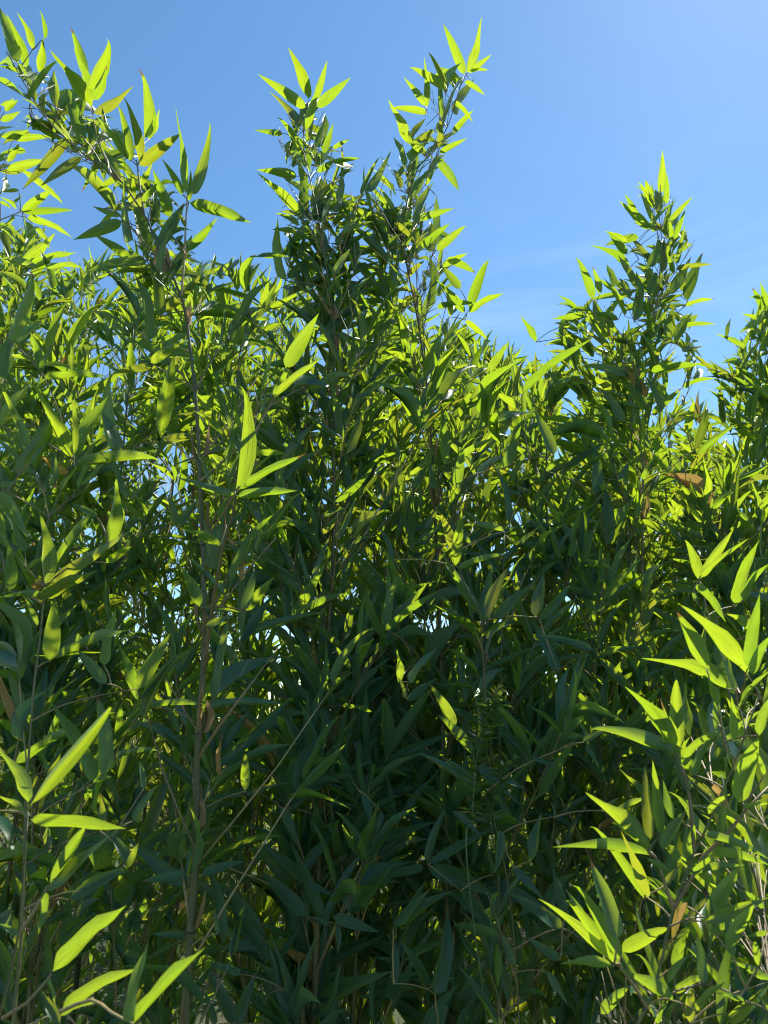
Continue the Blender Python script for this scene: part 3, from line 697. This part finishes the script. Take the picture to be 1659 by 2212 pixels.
# --- second row: the stems right behind
SECOND = [
    (150, 760, 1.75, "bamboo at far left in the second row, behind the left edge shoot"),
    (290, 690, 1.95, "second row bamboo behind the arching front cane, left of its bare stem"),
    (540, 600, 1.85, "second row bamboo filling the space between front cane and star topped plume"),
    (620, 900, 1.55, "low shaded bamboo between the thick olive stem and the star topped plume"),
    (800, 760, 1.90, "bamboo crown filling the fork between the two tall central plumes"),
    (840, 1150, 1.60, "low shaded bamboo in the dark centre under the fork of the two plumes"),
    (1050, 800, 1.95, "sunlit bamboo crown in the dip right of the tallest plume"),
    (1090, 1150, 1.62, "shaded low bamboo in front of the dip right of the tallest plume"),
    (1180, 860, 1.85, "bamboo crown directly left of the lone pointed plume"),
    (1260, 1200, 1.65, "shaded low bamboo left of the sunlit corner clump"),
    (1290, 800, 2.05, "bamboo crown tucked behind the left flank of the lone pointed plume"),
    (1500, 1000, 1.90, "sunlit bamboo crown in the notch right of the lone pointed plume"),
    (1580, 1100, 1.70, "bamboo at right above the corner clump, crown mostly in shade"),
    (40, 1150, 1.60, "shaded low bamboo at the left edge behind the leaf fan shoot"),
    (250, 1350, 1.62, "shaded low bamboo left of the thick olive stem"),
    (540, 1450, 1.70, "dark low bamboo right of the thick olive stem"),
    (700, 1500, 1.75, "dark low bamboo under the star topped plume near the bottom"),
    (950, 1550, 1.75, "dark low bamboo under the tallest plume near the bottom"),
    (1180, 1600, 1.75, "dark low bamboo at the bottom left of the sunlit corner clump"),
    (1400, 1450, 1.60, "dark low bamboo right behind the sunlit corner clump"),
    (70, 1560, 1.50, "dark low bamboo at the left edge behind the nearest shoot"),
    (-70, 1450, 1.70, "shaded bamboo half out of the picture at the lower left edge"),
    (330, 1700, 1.60, "dark low bamboo at the bottom, directly left of the olive stem"),
    (1590, 1500, 1.45, "half shaded bamboo at the right edge within the corner clump"),
    (850, 1750, 1.70, "dark low bamboo at the bottom between the two central canes"),
]
for x, ytop, Y, lab in SECOND:
    tip = at(x, ytop, Y)
    lean = random.gauss(0, 0.10)
    bx, by = tip.x - lean, Y + random.gauss(0, 0.05)
    pts = [Vector((bx, by, 0)), Vector((bx + lean * 0.15, by, tip.z * 0.35)), Vector((bx + lean * 0.5, by, tip.z * 0.72)), tip]
    p = Bamboo(lab, pts, 0.0075)
    p.grow(0.40, 0.46, size=random.uniform(0.120, 0.142), step=0.14, twig_gap=0.045, nleaf=(2, 5))

# --- the stems farther back, thinning out into full sun
BACKX = []
zones_back = {
    0: ["back row bamboo far left, sunlit crown under the sideways leaves", "back row bamboo at left seen between arching cane and left edge", "back row bamboo behind the sky gap beside the bare olive stem", "deep back row bamboo at far left"],
}
k = 0
back_specs = []
for row, (Y, n) in enumerate(((2.35, 10), (2.85, 11), (3.45, 11), (4.1, 10))):
    for i in range(n):
        x = -60 + (i + 0.5 + random.uniform(-0.3, 0.3) + (0.5 if row % 2 else 0)) * 1800 / n
        back_specs.append((x, Y + random.uniform(-0.2, 0.2), row))
where = [(120, "at the left edge, below the sideways leaves"), (300, "behind the arching front cane"), (460, "behind the thick olive stem"), (600, "between the olive stem and the star topped plume"), (760, "behind the star topped plume"),
         (900, "behind the fork of the two central plumes"), (1050, "behind the tallest plume"), (1180, "under the dip right of the tallest plume"), (1320, "left of the lone pointed plume"), (1450, "behind the lone pointed plume"), (1560, "in the notch right of the lone pointed plume"), (9999, "at the right edge above the corner clump")]
rowname = ["third row bamboo", "fourth row bamboo", "sunlit bamboo deep in the thicket", "rearmost sunlit bamboo"]
seen_lab = {}
for x, Y, row in back_specs:
    yt = float(np.interp(x, BX, BY)) + random.choice((15, 40, 90, 160)) + random.uniform(0, 40)
    tip = at(x, yt, Y)
    lean = random.gauss(0, 0.18)
    bx, by = tip.x - lean, Y + random.gauss(0, 0.1)
    pts = [Vector((bx, by, 0)), Vector((bx + lean * 0.15, by, tip.z * 0.35)), Vector((bx + lean * 0.5, by, tip.z * 0.72)), tip]
    lab = rowname[row] + " " + next(w for q, w in where if x < q)
    if row > 1: lab = lab.replace("right of the tallest plume", "beside the tallest plume")
    seen_lab[lab] = seen_lab.get(lab, 0) + 1
    if seen_lab[lab] > 1: lab += ", shorter one" if yt > 800 else ", second of a pair"
    p = Bamboo(lab, pts, 0.0085)
    p.grow((0.4, 0.35, 0.3, 0.3)[row], 0.56, size=random.uniform(0.112, 0.132), step=0.15, twig_gap=0.05, nleaf=(2, 5))

# sheaths at the joints of the front canes
for P in (A, B, C, D):
    for s in P.nodes:
        if s < 0.8 or s > P.len * 0.8: continue
        p, d = P.point(s)
        for q in range(random.randint(1, 3)):
            a = random.uniform(0, 6.28)
            o = Vector((math.cos(a), math.sin(a), 0))
            ln = random.uniform(0.04, 0.09)
            P.sheaths.append((frame(p + o * P.radius(s) * 0.9, (d + o * random.uniform(0.15, 0.45)).normalized(), o, ln, ln * random.uniform(0.09, 0.16)), random.randrange(NVAR)))

# ---------------------------------------------------------------- thin out the leaves
allv = []
TEMPL_LO = np.array([VARS[i][1][0] for i in range(NVAR)])        # variant, vertex, xyz
TEMPL_HI = np.array([VARS[i][0][0] for i in range(NVAR)])
for P in PLANTS:
    P.M = np.array([np.array(l[0])[:3] for l in P.leaves]) if P.leaves else np.zeros((0, 3, 4))
    P.var = np.array([l[1] for l in P.leaves], dtype=int)
    P.hero = np.array([bool(l[2]) for l in P.leaves])
    P.lit = np.array([l[2] == 'lit' for l in P.leaves])
    P.dry = np.array([l[3] for l in P.leaves])
def world_pts(M, var, T):
    return np.einsum('nij,nkj->nki', M[:, :, :3], T[var]) + M[:, None, :, 3]
# a coarse map of the nearest traced blade, so that no grown blade hides it
GW, GH = 415, 553
hz = np.full((GH, GW), 1e9)
def dense(M, var, m=26, c=5):
    t = np.linspace(0.02, 1, m); s = np.linspace(-0.9, 0.9, c)
    T = TEMPL_HI[var].reshape(len(var), len(ROWS_HI), 3, 3)
    out = []
    f = np.interp(t, ROWS_HI, np.arange(len(ROWS_HI))); a = np.minimum(f.astype(int), len(ROWS_HI) - 2); q = (f - a)[None, :, None, None]
    row = T[:, a] * (1 - q) + T[:, a + 1] * q                       # n, m, 3, 3
    cols = []
    for sv in s:
        cols.append(row[:, :, 1] * (1 - abs(sv)) + row[:, :, 0 if sv < 0 else 2] * abs(sv))
    L = np.stack(cols, 2).reshape(len(var), m * c, 3)
    return np.einsum('nij,nkj->nki', M[:, :, :3], L) + M[:, None, :, 3]
def cells(x, y):
    return np.clip((y * GH / 2212).astype(int), -1, GH), np.clip((x * GW / 1659).astype(int), -1, GW)
for P in PLANTS[:hero_end]:
    if not P.hero.any(): continue
    X = dense(P.M[P.hero], P.var[P.hero], 40, 7)
    x, y, d = sheet_np(X)
    r, c = cells(x, y)
    ok = (r >= 0) & (r < GH) & (c >= 0) & (c < GW)
    np.minimum.at(hz, (r[ok], c[ok]), d[ok])
for P in PLANTS:
    n = len(P.leaves)
    if n == 0: continue
    keep = np.ones(n, bool)
    W = world_pts(P.M, P.var, TEMPL_LO)
    x, y, d = sheet_np(W)
    front = P.front
    lim = np.interp(x, FX if front else BX, FY if front else BY)
    if not front: lim = lim + 22 * np.sin(x / 17.0 + P.base.x * 9) * np.sin(x / 41.0 + P.base.y * 5) - 10
    out = (y < lim - (16 if front else 4)).any(1)
    mx_, my_ = x.mean(1), y.mean(1)
    for (cx, cy, rx, ry, f) in LOOSE:
        ins = ((mx_ - cx) / rx) ** 2 + ((my_ - cy) / ry) ** 2 < 1
        out |= ins & (rng.random(n) < f)
    near = d.min(1) < (1.02 if not front else 0.75)
    r, c = cells(x, y)
    ok = (r >= 0) & (r < GH) & (c >= 0) & (c < GW)
    hzv = np.where(ok, hz[np.clip(r, 0, GH - 1), np.clip(c, 0, GW - 1)], 1e9)
    hide = ((hzv < 1e8) & (d < hzv + 0.01)).sum(1) >= 2
    low = W[:, 0, 2] < 1.55
    sparse = rng.random(n) < (np.where(low, 0.15, 0.0) if front else np.where(low, 0.42, 0.14))
    keep = P.hero | ~(out | near | hide | sparse)
    P.keep = keep
    P.M, P.var, P.hero, P.dry, P.lit = P.M[keep], P.var[keep], P.hero[keep], P.dry[keep], P.lit[keep]

# leave out grown blades that stand between the sun and the bright blades of the front
from mathutils.bvhtree import BVHTree
Wall = np.concatenate([world_pts(P.M, P.var, TEMPL_LO) for P in PLANTS if len(P.var)])
kv = Wall.shape[1]; f0 = np.array(VARS[0][1][1]); nf = len(f0)
Fall = (f0[None] + (np.arange(len(Wall)) * kv)[:, None, None]).reshape(-1, 4)
bvh = BVHTree.FromPolygons(Wall.reshape(-1, 3).tolist(), Fall.tolist())
hero_all = np.concatenate([P.hero for P in PLANTS if len(P.var)])
spare = rng.random(len(Wall)) < 0.02
gone = np.zeros(len(Wall), bool)
o_ = 0
for P in PLANTS:
    m = len(P.var)
    for i in np.nonzero(P.lit)[0] if m else ():
        me_ = o_ + i
        if Wall[me_, 0, 2] > 2.05 and P is not A: continue
        for vtx in (4, 7, 8, 9, 11, 10, 13, 14, 12, 16):
            p = Vector(Wall[me_, vtx]) + SUN * 0.003
            for step_ in range(40):
                hit, nrm, fi, dist = bvh.ray_cast(p, SUN)
                if hit is None: break
                q = fi // nf
                if q != me_ and not hero_all[q]:
                    if spare[q]: break
                    gone[q] = True
                p = hit + SUN * 0.0004
    o_ += m
o_ = 0
for P in PLANTS:
    m = len(P.var); k_ = ~gone[o_:o_ + m]; o_ += m
    P.M, P.var, P.hero, P.dry = P.M[k_], P.var[k_], P.hero[k_], P.dry[k_]
print("opened", int(gone.sum()), "of", len(gone))

# which blades show most: a coarse depth map of all of them
zb = np.full((GH, GW), 1e9); idb = np.full((GH, GW), -1, dtype=np.int64)
off = 0
samples = []
for P in PLANTS:
    P.off = off; off += len(P.var)
    if len(P.var) == 0: continue
    X = dense(P.M, P.var, 40 if P in PLANTS[:hero_end] else 22, 7 if P in PLANTS[:hero_end] else 5)
    x, y, d = sheet_np(X)
    r, c = cells(x, y)
    ids = np.repeat(np.arange(len(P.var)) + P.off, X.shape[1])
    r, c, d = r.ravel(), c.ravel(), d.ravel()
    ok = (r >= 0) & (r < GH) & (c >= 0) & (c < GW)
    samples.append((r[ok], c[ok], d[ok], ids[ok]))
r = np.concatenate([s[0] for s in samples]); c = np.concatenate([s[1] for s in samples])
d = np.concatenate([s[2] for s in samples]); ids = np.concatenate([s[3] for s in samples])
order = np.argsort(-d)
idb[r[order], c[order]] = ids[order]
vis = np.bincount(idb[idb >= 0], minlength=off)

# ---------------------------------------------------------------- build the plants
def leaf_batch(name, M, var, material, parent, loc):
    T = TEMPL_LO
    W = world_pts(M, var, T) - np.array(loc)
    n, kv = W.shape[:2]
    f0 = np.array(VARS[0][1][1])
    F = (f0[None] + (np.arange(n) * kv)[:, None, None]).reshape(-1, 4)
    me = bpy.data.meshes.new(name)
    me.vertices.add(n * kv); me.vertices.foreach_set('co', W.astype(np.float32).ravel())
    me.loops.add(F.size); me.loops.foreach_set('vertex_index', F.astype(np.int32).ravel())
    me.polygons.add(len(F)); me.polygons.foreach_set('loop_start', np.arange(0, F.size, 4, dtype=np.int32))
    me.polygons.foreach_set('use_smooth', np.ones(len(F), dtype=bool))
    uv = np.tile(VARS[0][1][2], (n, 1))
    lay = me.uv_layers.new(name="UVMap"); lay.data.foreach_set('uv', uv[F.ravel()].astype(np.float32).ravel())
    me.update(calc_edges=True)
    me.materials.append(material)
    o = link(bpy.data.objects.new(name, me)); o.parent = parent
    return o

nleaf_obj = 0
for P in PLANTS:
    root = empty("bamboo", P.base, P.label, "bamboo", P.group)
    loc = P.base
    # culm with swollen joints
    marks = sorted(set([0.0] + [s + e for s in P.nodes for e in (-0.012, -0.003, 0.0, 0.004, 0.012)] + list(np.linspace(0, P.len, 40))))
    pts, rad = [], []
    for s in marks:
        if s > P.len: continue
        p, dd = P.point(s)
        pts.append(p); r0 = P.radius(s)
        near = min([abs(s - q) for q in P.nodes] or [1])
        rad.append(r0 * (1.30 if near < 0.001 else 1.14 if near < 0.005 else 1.0))
    V, F = [], []
    tube(V, F, pts, rad, 10 if P.front else 7, loc)
    culm = mesh_obj("culm", V, F, M_CULM, root)
    if P.front:
        for s in P.nodes:
            p, dd = P.point(s)
            x, y, dp = sheet(p)
            if not (-50 < x < 1710 and -50 < y < 2260) or P.radius(s) < 0.003: continue
            V, F = [], []
            rr = P.radius(s)
            tube(V, F, [p - dd * 0.0035, p - dd * 0.001, p + dd * 0.002], [rr * 1.17, rr * 1.36, rr * 1.18], 10, loc)
            mesh_obj("joint", V, F, M_NODE, culm)
    for parts in P.branches:
        ps = parts[0][0]
        lo = 1e9; tipx, tipy, td = sheet(ps[-1])
        if not P.front and tipy < float(np.interp(tipx, BX, BY)) - 5: continue
        if P.front and tipy < float(np.interp(tipx, FX, FY)) - 12 and len(parts) > 1: continue
        V, F = [], []
        for (q, rd, sd) in parts: tube(V, F, q, rd, sd, loc)
        mesh_obj("branch", V, F, M_TWIG, root)
    for M, v in P.sheaths:
        o = link(bpy.data.objects.new("sheath", SHEATH_ME[v])); o.parent = root
        o.matrix_basis = Matrix.Translation(-loc) @ M
    v = vis[P.off:P.off + len(P.var)].copy()
    order = np.argsort(-(v + np.where(P.hero, 1000, 0)))
    pick = [i for i in order[:300] if v[i] >= 3 or P.hero[i]]
    chosen = np.zeros(len(P.var), bool); chosen[pick] = True
    for i in pick:
        me = (DRY_ME if P.dry[i] else LEAF_ME)[P.var[i]]
        o = link(bpy.data.objects.new("leaf", me)); o.parent = root
        M4 = np.eye(4); M4[:3] = P.M[i]; M4[:3, 3] -= np.array(loc)
        o.matrix_basis = Matrix(M4.tolist())
        nleaf_obj += 1
    rest = ~chosen
    if rest.any():
        o = leaf_batch("foliage", P.M[rest], P.var[rest], M_LEAF, root, loc)
        o['kind'] = 'stuff'
print("plants", len(PLANTS), "leaves", off, "leaf objects", nleaf_obj)

# ---------------------------------------------------------------- ground
g = mesh_obj("ground", [(-1500, -1500, 0), (1500, -1500, 0), (1500, 1500, 0), (-1500, 1500, 0)], [(0, 1, 2, 3)], M_GROUND, smooth=False)
g['kind'] = 'structure'

# ---------------------------------------------------------------- garden shrubs beyond the thicket
def shrub(name, label, cx, cy, rx, rz, n, material, seed):
    rs = np.random.default_rng(seed)
    root = empty(name, (cx, cy, 0), label, "shrub", "garden shrubs beyond the thicket")
    V, F = [], []
    for k in range(7):
        a = rs.uniform(0, 6.28); e = Vector((math.cos(a) * rx * 0.6, math.sin(a) * rx * 0.6, rz * rs.uniform(0.9, 1.5)))
        tube(V, F, [Vector((0, 0, 0)), e * 0.5 + Vector((0, 0, 0.1)), e], [0.02, 0.012, 0.004], 5, Vector((0, 0, 0)))
    mesh_obj("stem", V, F, M_BARK, root)
    M = np.zeros((n, 3, 4)); var = rs.integers(0, NVAR, n)
    cl = rs.normal(size=(60, 3)); cl /= np.linalg.norm(cl, axis=1)[:, None]; cl *= rs.uniform(0.45, 1.0, 60)[:, None]
    for i in range(n):
        q = cl[rs.integers(60)] + rs.normal(0, 0.16, 3)
        pos = Vector((q[0] * rx, q[1] * rx, rz + q[2] * rz))
        if pos.z < 0.05: pos.z = 0.05 + rs.uniform(0, 0.1)
        ax = Vector((q[0], q[1], q[2] + 0.5)) + Vector(rs.normal(0, 0.6, 3)); nr = Vector(rs.normal(0, 0.5, 3)) + Vector((0, 0, 1))
        ln = rs.uniform(0.05, 0.10)
        M[i] = np.array(frame(pos, ax, nr, ln, ln * rs.uniform(0.3, 0.42)))[:3]
    o = leaf_batch("foliage", M, var, material, root, (0, 0, 0)); o['kind'] = 'stuff'
shrub("garden_shrub", "sunlit yellow green shrub glimpsed beyond the gap left of the thick olive stem", -1.75, 6.2, 1.1, 1.08, 4200, M_SHRUB, 1)
shrub("garden_shrub", "reddish flowering shrub glimpsed just left of the thick olive stem", -2.0, 8.2, 0.7, 1.0, 2200, M_RED, 2)
shrub("garden_shrub", "sunlit shrub glimpsed in bright flecks behind the dark lower centre", 0.2, 6.6, 1.3, 0.95, 4200, M_SHRUB, 3)
shrub("garden_shrub", "sunlit shrub glimpsed in bright flecks behind the lower right", 2.6, 6.8, 1.3, 1.0, 4200, M_SHRUB, 4)
shrub("garden_shrub", "sunlit shrub glimpsed in flecks low between star topped plume and olive stem", -0.9, 5.7, 0.9, 0.85, 3600, M_SHRUB, 6)
shrub("garden_shrub", "sunlit shrub glimpsed in flecks low under the lone pointed plume", 1.4, 5.8, 0.9, 0.85, 3600, M_SHRUB, 7)
shrub("garden_shrub", "sunlit shrub glimpsed in a gap right of the left edge shoot", -2.95, 7.2, 1.0, 1.15, 4200, M_SHRUB, 8)
shrub("garden_shrub", "sunlit shrub glimpsed behind the leaves at the left edge", -4.0, 6.6, 1.4, 1.1, 4200, M_SHRUB, 5)

# ---------------------------------------------------------------- two tall weeds in front of the thicket
def weed(label, pts, r, n, llen, seed):
    rs = random.Random(seed)
    g0 = Vector((pts[0].x + 0.12, pts[0].y + 0.45, 0))
    root = empty("tall_weed", g0, label, "weed", "weeds in front of the thicket")
    P = spline([g0, g0.lerp(pts[0], 0.55) + Vector((0.03, 0.08, 0))] + pts, 8)
    V, F = [], []
    tube(V, F, P, [r * (1 - 0.7 * i / (len(P) - 1)) for i in range(len(P))], 6, g0)
    mesh_obj("stem", V, F, M_WSTEM, root)
    L = len(P) - 1
    for k in range(n):
        t = 0.40 + 0.60 * (k + rs.random() * 0.6) / n
        f = t * L; a = min(int(f), L - 1); p = P[a].lerp(P[a + 1], f - a); d = (P[a + 1] - P[a]).normalized()
        az = k * 2.4 + rs.uniform(-0.3, 0.3)
        o_ = Vector((math.cos(az), math.sin(az), 0))
        top = max(0, (t - 0.86) / 0.14)
        ax = (o_ * (1 - 0.75 * top) + d * (0.45 + top)).normalized()
        ln = llen * (1 - 0.72 * top) * rs.uniform(0.8, 1.15)
        ob = link(bpy.data.objects.new("leaf", WEED_ME[rs.randrange(NVAR)])); ob.parent = root
        ob.matrix_basis = Matrix.Translation(-g0) @ frame(p, ax, d - ax * 0.2, ln, ln * rs.uniform(0.22, 0.30))
WEED_ME = [shape_mesh("weed_leaf", VARS[i][1], M_WEED) for i in range(NVAR)]
weed("tall thin green weed with small narrow leaves and feathery top, right of the dark centre", path(1.27, (1012, 1900), (1020, 1760), (1030, 1640), (1050, 1560), (1066, 1520), (1078, 1488)), 0.0015, 70, 0.040, 3)
weed("shorter thin weed with small narrow leaves beside the feathery topped weed", path(1.29, (1070, 1850), (1062, 1760), (1075, 1700), (1090, 1660), (1110, 1638)), 0.0012, 36, 0.036, 4)
